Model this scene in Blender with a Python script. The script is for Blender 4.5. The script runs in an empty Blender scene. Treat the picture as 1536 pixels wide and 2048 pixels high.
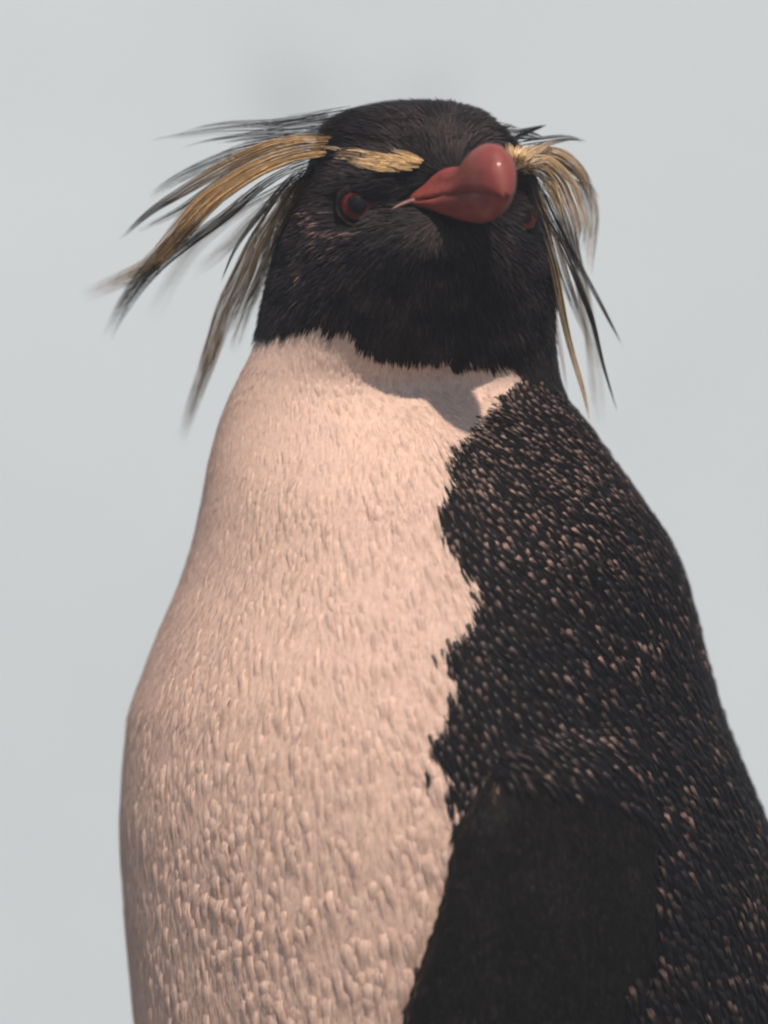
import bpy, bmesh, math, random
import numpy as np
from mathutils import Vector, Matrix
from mathutils.bvhtree import BVHTree

random.seed(7)
rng = np.random.default_rng(7)
R = math.radians
scene = bpy.context.scene
col = scene.collection

# ------------------------------------------------------------------ camera, light, exposure
S = 0.00016            # metres for one photo pixel at the bird's own distance
D = 2.0                # camera distance
ZC = 0.324             # height of the picture centre above the ground
cam_d = bpy.data.cameras.new('camera')
cam = bpy.data.objects.new('camera', cam_d); col.objects.link(cam)
cam.location = (0, -D, ZC); cam.rotation_euler = (R(90), 0, 0)
cam_d.sensor_fit = 'HORIZONTAL'; cam_d.sensor_width = 36
cam_d.lens = 36 * D / (1536 * S)
cam_d.clip_start = 0.05; cam_d.clip_end = 200
cam_d.dof.use_dof = True
cam_d.dof.focus_distance = D - 0.022
cam_d.dof.aperture_fstop = 5.6
scene.camera = cam

SUN_EL, SUN_AZ = 56, 12           # degrees; azimuth from the camera's side towards +X
SUN_STRENGTH = 4.8
SKY_STRENGTH = 0.095
sdir = Vector((math.sin(R(SUN_AZ)) * math.cos(R(SUN_EL)), -math.cos(R(SUN_AZ)) * math.cos(R(SUN_EL)), math.sin(R(SUN_EL))))
world = bpy.data.worlds.new('World'); scene.world = world; world.use_nodes = True
wn = world.node_tree
sky = wn.nodes.new('ShaderNodeTexSky'); sky.sky_type = 'NISHITA'; sky.sun_disc = False
sky.sun_elevation = R(SUN_EL); sky.sun_rotation = R(180 - SUN_AZ)
sky.air_density = 1.0; sky.dust_density = 2.0; sky.ozone_density = 1.0
bg = wn.nodes['Background']; bg.inputs['Strength'].default_value = SKY_STRENGTH
wn.links.new(sky.outputs[0], bg.inputs['Color'])
sl = bpy.data.lights.new('sun', 'SUN'); sl.energy = SUN_STRENGTH; sl.angle = R(1.2); sl.color = (1.0, 0.78, 0.62)
so = bpy.data.objects.new('sun', sl); col.objects.link(so)
so.rotation_euler = sdir.to_track_quat('Z', 'Y').to_euler(); so.location = (0.3, -3, 5)
vs = scene.view_settings
vs.view_transform = 'Standard'; vs.look = 'None'; vs.exposure = 0.0; vs.gamma = 1.0; vs.use_curve_mapping = False
scene.cycles.filter_width = 2.2
scene.cycles.max_bounces = 6; scene.cycles.transparent_max_bounces = 8

# ------------------------------------------------------------------ helpers
def P(px, py, yp=0.0):
    """photo pixel + depth (in pixel units, + = away from the camera) -> world point"""
    y = yp * S; k = (D + y) / D
    return Vector(((px - 768) * S * k, y, ZC - (py - 1024) * S * k))
def PN(px, py, yp):
    px, py, yp = (np.asarray(a, float) for a in (px, py, yp))
    y = yp * S; k = (D + y) / D
    return np.stack([(px - 768) * S * k, y + 0 * px, ZC - (py - 1024) * S * k], -1)
def UP(co):
    """world points -> photo pixels and depth"""
    y = co[..., 1]; k = (D + y) / D
    return co[..., 0] / (S * k) + 768, 1024 - (co[..., 2] - ZC) / (S * k), y / S

def mat(name):
    m = bpy.data.materials.new(name); m.use_nodes = True
    return m, m.node_tree, m.node_tree.nodes['Principled BSDF']
def node(nt, kind, **kw):
    n = nt.nodes.new(kind)
    for k, v in kw.items(): setattr(n, k, v)
    return n
def noise(nt, scale, detail=4, rough=.5, coord='Object', vec=None):
    n = node(nt, 'ShaderNodeTexNoise'); n.inputs['Scale'].default_value = scale
    n.inputs['Detail'].default_value = detail; n.inputs['Roughness'].default_value = rough
    if vec is None:
        c = node(nt, 'ShaderNodeTexCoord'); vec = c.outputs[coord]
    nt.links.new(vec, n.inputs['Vector'])
    return n
def ramp(nt, fac, stops):
    r = node(nt, 'ShaderNodeValToRGB'); e = r.color_ramp.elements
    while len(e) < len(stops): e.new(.5)
    for el, (p, c) in zip(e, stops):
        el.position = p; el.color = (*c, 1) if len(c) == 3 else c
    nt.links.new(fac, r.inputs['Fac'])
    return r
def mixc(nt, a, b, fac, mode='MIX'):
    m = node(nt, 'ShaderNodeMix', data_type='RGBA', blend_type=mode)
    for s_, v in ((6, a), (7, b), (0, fac)):
        if hasattr(v, 'is_linked') or isinstance(v, bpy.types.NodeSocket): nt.links.new(v, m.inputs[s_])
        else: m.inputs[s_].default_value = v if s_ == 0 else ((*v, 1) if len(v) == 3 else v)
    return m.outputs[2]
def bump(nt, bsdf, h, strength, dist):
    b = node(nt, 'ShaderNodeBump'); b.inputs['Strength'].default_value = strength; b.inputs['Distance'].default_value = dist
    nt.links.new(h, b.inputs['Height']); nt.links.new(b.outputs[0], bsdf.inputs['Normal'])

def mesh_np(name, verts, faces_tri, m, parent=None, colors=None, smooth=True, quads=None):
    """one mesh object from numpy arrays"""
    me = bpy.data.meshes.new(name)
    nv = len(verts); me.vertices.add(nv); me.vertices.foreach_set('co', np.ascontiguousarray(verts, np.float32).ravel())
    polys = faces_tri; k = polys.shape[1]
    me.loops.add(polys.size); me.loops.foreach_set('vertex_index', polys.astype(np.int32).ravel())
    me.polygons.add(len(polys)); me.polygons.foreach_set('loop_start', np.arange(0, polys.size, k, dtype=np.int32))
    me.update(calc_edges=True)
    if smooth: me.polygons.foreach_set('use_smooth', np.ones(len(polys), bool))
    if colors is not None:
        a = me.color_attributes.new('col', 'FLOAT_COLOR', 'POINT')
        c = np.ones((nv, 4), np.float32); c[:, :3] = colors
        a.data.foreach_set('color', c.ravel())
    me.materials.append(m)
    o = bpy.data.objects.new(name, me); col.objects.link(o)
    if parent: o.parent = parent
    return o

def smooth_interp(x, xs, ys):
    """monotone cubic (PCHIP) interpolation"""
    xs = np.asarray(xs, float); ys = np.asarray(ys, float); x = np.clip(x, xs[0], xs[-1])
    h = np.diff(xs); d = np.diff(ys) / h
    m = np.zeros_like(ys); m[0] = d[0]; m[-1] = d[-1]
    for i in range(1, len(xs) - 1):
        if d[i - 1] * d[i] > 0:
            w1 = 2 * h[i] + h[i - 1]; w2 = h[i] + 2 * h[i - 1]
            m[i] = (w1 + w2) / (w1 / d[i - 1] + w2 / d[i])
    i = np.clip(np.searchsorted(xs, x, 'right') - 1, 0, len(xs) - 2)
    t = (x - xs[i]) / h[i]
    return ((1 + 2 * t) * (1 - t) ** 2 * ys[i] + t * (1 - t) ** 2 * h[i] * m[i] + t * t * (3 - 2 * t) * ys[i + 1] + t * t * (t - 1) * h[i] * m[i + 1])

def vnoise(p, scale, seed=0):
    """cheap smooth value noise on (N,3) points, 0..1"""
    q = p * scale; i = np.floor(q).astype(np.int64); f = q - i; f = f * f * (3 - 2 * f); out = 0
    for dx in (0, 1):
        for dy in (0, 1):
            for dz in (0, 1):
                h = (i[:, 0] + dx) * 374761393 + (i[:, 1] + dy) * 668265263 + (i[:, 2] + dz) * 2147483647 + seed * 974634777
                h = (h ^ (h >> 13)) * 1274126177; h = (h ^ (h >> 16)) & 0xffff
                out = out + h / 65535. * (f[:, 0] if dx else 1 - f[:, 0]) * (f[:, 1] if dy else 1 - f[:, 1]) * (f[:, 2] if dz else 1 - f[:, 2])
    return out

# ------------------------------------------------------------------ setting: ground and pale painted wall behind
def make_setting():
    m, nt, b = mat('ground_concrete')
    n1 = noise(nt, 3.0, 8, .65); n2 = noise(nt, 60.0, 6, .6)
    r1 = ramp(nt, n1.outputs['Fac'], [(.3, (.16, .15, .14)), (.7, (.27, .255, .24))])
    r2 = ramp(nt, n2.outputs['Fac'], [(.35, (.7, .7, .7)), (.65, (1, 1, 1))])
    nt.links.new(mixc(nt, r1.outputs[0], r2.outputs[0], 1.0, 'MULTIPLY'), b.inputs['Base Color'])
    b.inputs['Roughness'].default_value = .9; bump(nt, b, n2.outputs['Fac'], .5, .006)
    n = 60; xs = np.linspace(-4.5, 4.5, n + 1); ys = np.linspace(-4.5, 1.6, n + 1)
    gx, gy = np.meshgrid(xs, ys); v = np.stack([gx.ravel(), gy.ravel(), 0 * gx.ravel()], -1)
    i = np.arange(n * (n + 1)); i = i[(i % (n + 1)) < n]
    g = mesh_np('ground', v, np.stack([i, i + 1, i + n + 2, i + n + 1], -1), m)
    g['kind'] = 'structure'; g['label'] = 'grey concrete ground under the penguin'
    m, nt, b = mat('wall_paint')
    n1 = noise(nt, .8, 3, .5); n2 = noise(nt, 5.0, 6, .6)
    r1 = ramp(nt, n1.outputs['Fac'], [(.3, WALL_A), (.7, WALL_B)])
    r2 = ramp(nt, n2.outputs['Fac'], [(.3, (.95, .95, .95)), (.7, (1, 1, 1))])
    c = mixc(nt, r1.outputs[0], r2.outputs[0], 1.0, 'MULTIPLY')
    # two faint smudges of unseen glass in front, drawn as stains on the paint
    tc = node(nt, 'ShaderNodeTexCoord')
    for (px, py, rad, k) in ((592, 182, .022, .17), (822, 160, .018, .13)):
        w = P(px, py, WALL_Y / S)
        d = node(nt, 'ShaderNodeVectorMath', operation='DISTANCE'); d.inputs[1].default_value = (w.x + .04, w.y + .04, w.z + .04)
        w2 = node(nt, 'ShaderNodeVectorMath', operation='ADD')
        nn = noise(nt, 9, 2); sc = node(nt, 'ShaderNodeVectorMath', operation='SCALE'); sc.inputs['Scale'].default_value = .08
        nt.links.new(nn.outputs['Color'], sc.inputs[0]); nt.links.new(tc.outputs['Object'], w2.inputs[0]); nt.links.new(sc.outputs[0], w2.inputs[1])
        nt.links.new(w2.outputs[0], d.inputs[0])
        rr = ramp(nt, d.outputs['Value'], [(0, (1 - k,) * 3), (min(1, rad * 2), (1, 1, 1))])
        rr.color_ramp.interpolation = 'EASE'
        c = mixc(nt, c, rr.outputs[0], 1.0, 'MULTIPLY')
    nt.links.new(c, b.inputs['Base Color'])
    b.inputs['Roughness'].default_value = .85; b.inputs['Specular IOR Level'].default_value = .2
    bump(nt, b, n2.outputs['Fac'], .15, .01)
    bm = bmesh.new()
    bmesh.ops.create_cube(bm, size=1, matrix=Matrix.Translation((0, WALL_Y + .1, 1.3)) @ Matrix.Diagonal((9, .2, 2.6, 1)))
    bmesh.ops.bevel(bm, geom=bm.edges[:], offset=.02, segments=2, affect='EDGES')
    me = bpy.data.meshes.new('backdrop'); bm.to_mesh(me); bm.free(); me.materials.append(m)
    o = bpy.data.objects.new('backdrop', me); col.objects.link(o)
    o['kind'] = 'structure'; o['label'] = 'plain pale blue grey painted wall behind the penguin'
WALL_Y = 1.1
GLARE_DENSITY = .016
WALL_A, WALL_B = (.485, .605, .685), (.53, .65, .73)
make_setting()
# thin scattering volume added to stand in for veiling glare off glass
hb = bmesh.new(); bmesh.ops.create_cube(hb, size=1, matrix=Matrix.Translation((0, -1.5, .95)) @ Matrix.Diagonal((10, 7, 3.9, 1)))
hm = bpy.data.meshes.new('glare_haze'); hb.to_mesh(hm); hb.free()
m_, nt_, b_ = mat('glare_volume'); nt_.nodes.remove(b_)
pv = node(nt_, 'ShaderNodeVolumePrincipled'); pv.inputs['Color'].default_value = (.72, .86, 1, 1); pv.inputs['Density'].default_value = GLARE_DENSITY
nt_.links.new(pv.outputs[0], nt_.nodes['Material Output'].inputs['Volume']); hm.materials.append(m_)
ho = bpy.data.objects.new('glare_haze', hm); col.objects.link(ho); ho['kind'] = 'stuff'; ho['label'] = 'thin pale scattering veil added in place of glare off glass'

# ------------------------------------------------------------------ the penguin's body: one continuous skin
ROWS = [  # py, left, right outline in the photo, depth of the centre, front half-depth, back half-depth
    (206, 815, 855, 20, 14, 14), (209, 780, 890, 18, 45, 40), (216, 735, 932, 12, 90, 80), (230, 690, 965, 6, 130, 130), (250, 660, 992, 2, 165, 165),
    (275, 642, 1018, 0, 195, 195), (305, 630, 1043, 0, 218, 215), (340, 618, 1062, 0, 235, 232), (385, 594, 1076, 0, 243, 245),
    (440, 570, 1092, 2, 243, 255), (520, 546, 1106, 6, 236, 262), (600, 526, 1110, 12, 222, 265), (660, 513, 1110, 20, 204, 268),
    (700, 501, 1112, 28, 198, 275), (740, 481, 1118, 38, 198, 285), (790, 456, 1135, 52, 208, 300), (850, 432, 1182, 75, 246, 320),
    (920, 412, 1232, 98, 304, 350), (1000, 397, 1290, 122, 372, 385), (1070, 382, 1338, 140, 415, 415), (1150, 358, 1375, 156, 455, 450),
    (1230, 325, 1398, 168, 490, 480), (1330, 285, 1422, 180, 528, 510), (1430, 252, 1452, 190, 560, 535), (1550, 238, 1500, 198, 588, 555),
    (1650, 233, 1540, 200, 597, 565), (1800, 240, 1585, 200, 592, 570), (1950, 252, 1612, 200, 574, 570), (2048, 262, 1625, 200, 556, 565),
    (2200, 290, 1630, 200, 530, 555), (2400, 350, 1610, 200, 490, 530), (2600, 440, 1555, 200, 435, 480), (2750, 560, 1470, 200, 380, 400),
    (2880, 720, 1340, 200, 260, 290), (2940, 860, 1200, 200, 140, 160)]
EYE_L = (716, 414); EYE_R = (1040, 446)
BD = np.array([math.sin(R(24)), -math.cos(R(24))])       # the bill's heading in plan
def body_shell():
    rows = np.array(ROWS, float)
    py = np.concatenate([np.linspace(206, 230, 14)[:-1], np.arange(230, 1000, 5), np.arange(1000, 2940.1, 12)])
    f = [smooth_interp(py, rows[:, 0], rows[:, k]) for k in range(1, 6)]
    xl, xr, yc, bf, bb = f
    inset = np.interp(py, [206, 260, 700, 900, 3000], [5, 6, 6, 9, 12])
    xl = xl + inset; xr = xr - inset; bf = np.maximum(bf - inset, 5); bb = np.maximum(bb - inset, 5)
    ns = 200; a = np.linspace(0, 2 * np.pi, ns, endpoint=False)
    ca, sa = np.cos(a), np.sin(a)
    PX = ((xl + xr) / 2)[:, None] + ((xr - xl) / 2)[:, None] * ca[None]
    YP = yc[:, None] + np.where(sa[None] < 0, bf[:, None], bb[:, None]) * sa[None]
    PY = np.repeat(py[:, None], ns, 1)
    front = np.clip(-sa, 0, 1)[None] ** .5
    def g(cx, cy, sx, sy): return np.exp(-((PX - cx) / sx) ** 2 / 2 - ((PY - cy) / sy) ** 2 / 2) * front
    w = g(922, 362, 58, 52)                                # muzzle running out to the bill
    PX = PX + w * BD[0] * 58; YP = YP + w * BD[1] * 58
    w = g(838, 382, 52, 36); YP = YP + 42 * w              # lores, hollow beside the bill
    w = g(1020, 400, 26, 40); YP = YP + 10 * w
    w = g(730, 360, 80, 22); YP = YP - 28 * w              # brow over the eye
    w = g(1030, 350, 40, 24); YP = YP - 14 * w
    w = g(EYE_L[0] + 10, EYE_L[1] + 2, 44, 34); YP = YP + 17 * w   # eye hollows
    w = g(EYE_R[0], EYE_R[1], 26, 34); YP = YP + 16 * w
    w = g(690, 540, 90, 70); YP = YP - 10 * w              # cheek
    w = g(905, 675, 145, 80); YP = YP + 40 * w             # throat drawn in towards the neck
    w = g(880, 768, 130, 50); YP = YP + 84 * w
    w = g(895, 490, 150, 52); YP = YP - 26 * w             # full chin and cheeks
    V = PN(PX, PY, YP).reshape(-1, 3); nr = len(py)
    i = np.arange((nr - 1) * ns); j = (i // ns) * ns + (i % ns + 1) % ns
    q = np.stack([i, j, j + ns, i + ns], -1).tolist()
    V = V.tolist(); q.append(list(range(ns - 1, -1, -1))); q.append(list(range((nr - 1) * ns, nr * ns)))
    return V, q

def tube_loft(sections):
    """sections: list of lists of points (same count), closed with caps"""
    n = len(sections[0]); V = [tuple(p) for s_ in sections for p in s_]; F = []
    for k in range(len(sections) - 1):
        for i in range(n):
            j = (i + 1) % n; F.append([k * n + i, k * n + j, (k + 1) * n + j, (k + 1) * n + i])
    F.append(list(range(n - 1, -1, -1))); F.append([(len(sections) - 1) * n + i for i in range(n)])
    return V, F

bV, bF = body_shell()
bvh0 = BVHTree.FromPolygons([Vector(v) for v in bV], bF)
def ysurf(bvh, px, py, default=0.):
    o = Vector((0, -D, ZC)); d = (P(px, py, 0) - o).normalized()
    h = bvh.ray_cast(o, d)
    return h[0].y / S if h[0] is not None else default

FL = [  # flipper rows: py, leading edge, trailing edge
    (1470, 1080, 1230), (1500, 1020, 1270), (1540, 982, 1290), (1600, 950, 1300), (1700, 908, 1312), (1800, 884, 1316), (1900, 852, 1306),
    (2048, 803, 1258), (2200, 770, 1190), (2400, 750, 1100), (2550, 760, 1010), (2620, 800, 930)]
def flipper(mirror=False):
    rows = np.array(FL, float); secs = []
    for py in np.linspace(1470, 2620, 70):
        x0 = float(smooth_interp(py, rows[:, 0], rows[:, 1])); x1 = float(smooth_interp(py, rows[:, 0], rows[:, 2]))
        n = 14; top = []; bot = []
        lift = np.interp(py, [1470, 1540, 1700, 2048, 2620], [-6, 16, 34, 52, 85])
        for k in range(n + 1):
            u = k / n; px = x0 + (x1 - x0) * u
            base = ysurf(bvh0, px, py, 0) - lift * (1 - .55 * u)
            th = (34 * (1 - u) ** .8 + 8) * math.sin(math.pi * min(1, (u + .03) / .3) / 2) * (math.sin(math.pi * min(1, (1 - u + .02) / .1) / 2))
            th *= np.interp(py, [1470, 1560, 2400, 2620], [.3, 1, .8, .4])
            top.append((px, py, base - th)); bot.append((px, py, base + 12))
        secs.append([P(*q) for q in top] + [P(*q) for q in reversed(bot)])
    V, F = tube_loft(secs)
    if mirror:   # the other flipper lies round the far side of the body
        c = P(900, 1600, 200)
        n_ = Vector((-math.sin(R(67)), -math.cos(R(67)), 0)); pl = n_.cross(Vector((0, 0, 1)))
        V = [tuple(Vector(v) - 2 * (Vector(v) - c).dot(pl) * pl) for v in V]
        F = [f[::-1] for f in F]
    return V, F
def ellipsoid(c, r, rot=0, seg=24, rings=14):
    V = []; secs = []
    for i in range(1, rings):
        t = math.pi * i / rings
        s_ = []
        for k in range(seg):
            p = 2 * math.pi * k / seg
            x, y, z = r[0] * math.sin(t) * math.cos(p), r[1] * math.sin(t) * math.sin(p), -r[2] * math.cos(t)
            s_.append((c[0] + x * math.cos(rot) - y * math.sin(rot), c[1] + x * math.sin(rot) + y * math.cos(rot), c[2] + z))
        secs.append(s_)
    return tube_loft(secs)

pieces = [(bV, bF), flipper(), flipper(True)]
belly = math.atan2(-math.cos(R(62)), -math.sin(R(62)))      # plan heading of the belly
bc = P(900, 2900, 200); axis = Vector((math.cos(belly), math.sin(belly), 0)); sd = Vector((-axis.y, axis.x, 0))
for s_ in (-1, 1):
    f0 = Vector((bc.x, bc.y, 0)) + sd * s_ * .045 + axis * .015
    pieces.append(ellipsoid((f0.x, f0.y, .028), (.016, .016, .034)))
    pieces.append(ellipsoid((f0.x + axis.x * .018, f0.y + axis.y * .018, .011), (.034, .022, .010), belly))
    for k in (-1, 0, 1):
        aa = belly + k * .42
        t0 = f0 + Vector((math.cos(aa), math.sin(aa), 0)) * .045
        pieces.append(ellipsoid((t0.x, t0.y, .009), (.030, .0085, .0085), aa))
tl = Vector((bc.x, bc.y, .06)) - axis * .075
pieces.append(ellipsoid((tl.x, tl.y, .055), (.05, .022, .012), belly))
V = []; F = []
for v, f in pieces:
    k = len(V); V += [tuple(p) for p in v]; F += [[i + k for i in q] for q in f]
me = bpy.data.meshes.new('tmp'); me.from_pydata(V, [], F); me.update()
tmp = bpy.data.objects.new('tmp', me); col.objects.link(tmp)
rm = tmp.modifiers.new('r', 'REMESH'); rm.mode = 'VOXEL'; rm.voxel_size = .0018; rm.use_smooth_shade = True
sm = tmp.modifiers.new('s', 'SMOOTH'); sm.factor = .5; sm.iterations = 3
dg = bpy.context.evaluated_depsgraph_get()
bme = bpy.data.meshes.new_from_object(tmp.evaluated_get(dg))
bpy.data.objects.remove(tmp)
BV = np.empty(len(bme.vertices) * 3); bme.vertices.foreach_get('co', BV); BV = BV.reshape(-1, 3)
bme.calc_loop_triangles()
BT = np.empty(len(bme.loop_triangles) * 3, int); bme.loop_triangles.foreach_get('vertices', BT); BT = BT.reshape(-1, 3)
BN = np.empty(len(bme.vertices) * 3); bme.vertices.foreach_get('normal', BN); BN = BN.reshape(-1, 3)
bvh = BVHTree.FromPolygons(BV.tolist(), BT.tolist())
bvh_body = BVHTree.FromPolygons(bV, bF)

# ---- where the plumage is white, dark, on the head or on the flipper
CHIN = np.array([0, -18]) + np.array([(380, 800), (455, 772), (480, 735), (505, 692), (540, 671), (600, 662), (660, 657), (700, 672), (740, 698), (780, 718), (840, 727), (900, 730), (960, 736), (1010, 741), (1040, 748), (1075, 765), (1200, 800)], float)
EDGE = np.array([(740, 1050), (752, 1045), (765, 1030), (790, 988), (850, 932), (900, 893), (960, 874), (1020, 880), (1080, 905), (1140, 931), (1185, 940), (1230, 915), (1270, 890), (1300, 880), (1370, 892), (1430, 882), (1500, 872), (1560, 884), (1640, 908), (1700, 906), (1800, 884), (1890, 850), (2048, 806), (2200, 785), (2500, 800), (2940, 880)], float)
def classify(co, fray=0):
    """0 head, 1 white breast, 2 dark back, 3 flipper, 4 foot"""
    px, py, yp = UP(co)
    jx = (vnoise(co, 260, 1) - .5) * 34 + (vnoise(co, 80, 2) - .5) * 30; jy = (vnoise(co, 300, 3) - .5) * 26
    if fray: jx = jx + rng.normal(0, 9, len(co)); jy = jy + rng.normal(0, 7, len(co))
    chin = np.interp(px, CHIN[:, 0], CHIN[:, 1]); edge = np.interp(py, EDGE[:, 0], EDGE[:, 1])
    rows = np.array(ROWS, float); yc = np.interp(py, rows[:, 0], rows[:, 3])
    white = (py + jy > chin) & (px + jx < edge) & (yp < yc + 150)
    for (sx, sy, rx, ry) in ((848, 1545, 8, 24), (868, 1480, 16, 26), (888, 1580, 12, 30)):
        white &= ~(((px + jx * .4 - sx) / rx) ** 2 + ((py - sy) / ry) ** 2 < 1)
    cls = np.where(white, 1, np.where(py + jy * .5 < np.maximum(chin, 700) + 10, 0, 2))
    fr = np.array(FL, float)
    x0 = np.interp(py, fr[:, 0], fr[:, 1]); x1 = np.interp(py, fr[:, 0], fr[:, 2])
    top = 1548 + np.clip((px - 985) * .28, 0, 200) + jy * 2
    cls = np.where((py > top) & (px > x0 - 6) & (px < x1 - 10 + jx * 1.5) & (yp < yc) & (cls != 4), 3, cls)
    return np.where(co[:, 2] < .032, 4, cls)
vc = classify(BV)
SKIN = np.array([(.010, .010, .011), (.62, .53, .47), (.010, .010, .011), (.009, .009, .010), (.55, .25, .2)])
a = bme.color_attributes.new('col', 'FLOAT_COLOR', 'POINT')
c4 = np.ones((len(BV), 4), np.float32); c4[:, :3] = SKIN[vc]; a.data.foreach_set('color', c4.ravel())
def plumage(name, rough, spec, transl=0., nscale=900., lo=.75, sheen=0.):
    m, nt, b = mat(name)
    at = node(nt, 'ShaderNodeAttribute', attribute_name='col')
    n = noise(nt, nscale, 3)
    r = ramp(nt, n.outputs['Fac'], [(.3, (lo,) * 3), (.7, (1.0,) * 3)])
    c = mixc(nt, at.outputs['Color'], r.outputs[0], 1.0, 'MULTIPLY')
    nt.links.new(c, b.inputs['Base Color'])
    b.inputs['Roughness'].default_value = rough; b.inputs['Specular IOR Level'].default_value = spec
    if sheen: b.inputs['Sheen Weight'].default_value = sheen; b.inputs['Sheen Roughness'].default_value = .4
    if transl:
        t = node(nt, 'ShaderNodeBsdfTranslucent'); nt.links.new(c, t.inputs['Color'])
        mx = node(nt, 'ShaderNodeMixShader'); mx.inputs[0].default_value = transl
        nt.links.new(b.outputs[0], mx.inputs[1]); nt.links.new(t.outputs[0], mx.inputs[2])
        nt.links.new(mx.outputs[0], nt.nodes['Material Output'].inputs['Surface'])
    return m
M_SKIN = plumage('skin', .8, .2, 0, 600)
M_WHITE = plumage('white_plumage', .65, .2, .32, 700, .88)
M_DARK = plumage('dark_plumage', .42, .22, 0, 900, .6)
M_HEAD = plumage('head_plumage', .6, .12, 0, 900, .6)
M_FLIP = plumage('flipper_plumage', .6, .05, 0, 900, .6)
M_CREST = plumage('crest_plumage', .5, .3, .28, 500, .8)
M_BROW = plumage('brow_plumage', .6, .3, .08, 500, .85)

penguin = bpy.data.objects.new('penguin', None); col.objects.link(penguin); penguin.empty_display_size = .1
penguin['label'] = 'crested penguin with white breast, dark back, red bill and yellow brow plumes'
penguin['category'] = 'penguin'
penguin.location = (bc.x, bc.y, 0)
bpy.context.view_layer.update()
bme.materials.clear(); bme.materials.append(M_SKIN); bme.name = 'body'
body = bpy.data.objects.new('body', bme); col.objects.link(body)
PARTS = [body]

# ------------------------------------------------------------------ plumage
TA = np.cross(BV[BT[:, 1]] - BV[BT[:, 0]], BV[BT[:, 2]] - BV[BT[:, 0]]); TA = np.linalg.norm(TA, axis=1) / 2
TC = BV[BT].mean(1); TP = UP(TC)
def sample(n, w):
    p = TA * w; p = p / p.sum()
    t = rng.choice(len(BT), n, p=p)
    u = rng.random((n, 1)); v = rng.random((n, 1)); f = (u + v > 1); u = np.where(f, 1 - u, u); v = np.where(f, 1 - v, v)
    tri = BT[t]
    co = BV[tri[:, 0]] * (1 - u - v) + BV[tri[:, 1]] * u + BV[tri[:, 2]] * v
    nn = BN[tri[:, 0]] * (1 - u - v) + BN[tri[:, 1]] * u + BN[tri[:, 2]] * v
    return co, nn / np.linalg.norm(nn, axis=1, keepdims=True)
def thin(co, rad):
    """dart throwing: keep points at least rad apart (rad per point)"""
    cell = rad.max(); keep = []; grid = {}
    ij = np.floor(co / cell).astype(int).tolist(); C = co.tolist(); Rr = rad.tolist()
    for k in range(len(C)):
        x, y, z = C[k]; a_, b_, c_ = ij[k]; r2 = Rr[k] ** 2; ok = True
        for dx in (-1, 0, 1):
            for dy in (-1, 0, 1):
                for dz in (-1, 0, 1):
                    for (X, Y, Z) in grid.get((a_ + dx, b_ + dy, c_ + dz), ()):
                        if (X - x) ** 2 + (Y - y) ** 2 + (Z - z) ** 2 < r2: ok = False; break
                    if not ok: break
                if not ok: break
            if not ok: break
        if ok:
            grid.setdefault((a_, b_, c_), []).append((x, y, z)); keep.append(k)
    return np.array(keep)
BILL = np.array(P(905, 372, -300))
def flow(co, nn, cls):
    px, py, yp = UP(co)
    d = np.zeros_like(co)
    d[:, 2] = -1
    side = np.interp(px, [200, 500, 850, 1000, 1500], [-.10, -.05, .12, .55, .62])
    side = side * np.interp(py, [700, 900, 1500, 2100], [.8, 1.1, .9, .55])
    d[:, 0] = side; d[:, 1] = np.where(px > 880, .35, .0)
    h = co - BILL; h /= np.linalg.norm(h, axis=1, keepdims=True)
    h[:, 1] += .35; h[:, 2] -= .12
    cw = np.clip((330 - py) / 90, 0, 1); h[:, 0] += cw * np.interp(px, [850, 930], [-.75, .5]); h += (np.stack([vnoise(co, 70, s_) - .5 for s_ in (51, 52, 53)], -1) * .9) * cw[:, None]
    w = np.interp(py, [560, 760], [1, 0])[:, None] * (cls == 0)[:, None] + np.interp(py, [640, 800], [.5, 0])[:, None] * (cls != 0)[:, None]
    d = d * (1 - w) + h * w
    j = np.stack([vnoise(co, 120, s_) - .5 for s_ in (11, 12, 13)], -1) * .35 + rng.normal(0, .07, co.shape)
    d = d + j
    d -= nn * (d * nn).sum(1, keepdims=True)
    return d / np.maximum(np.linalg.norm(d, axis=1, keepdims=True), 1e-6)

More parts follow.
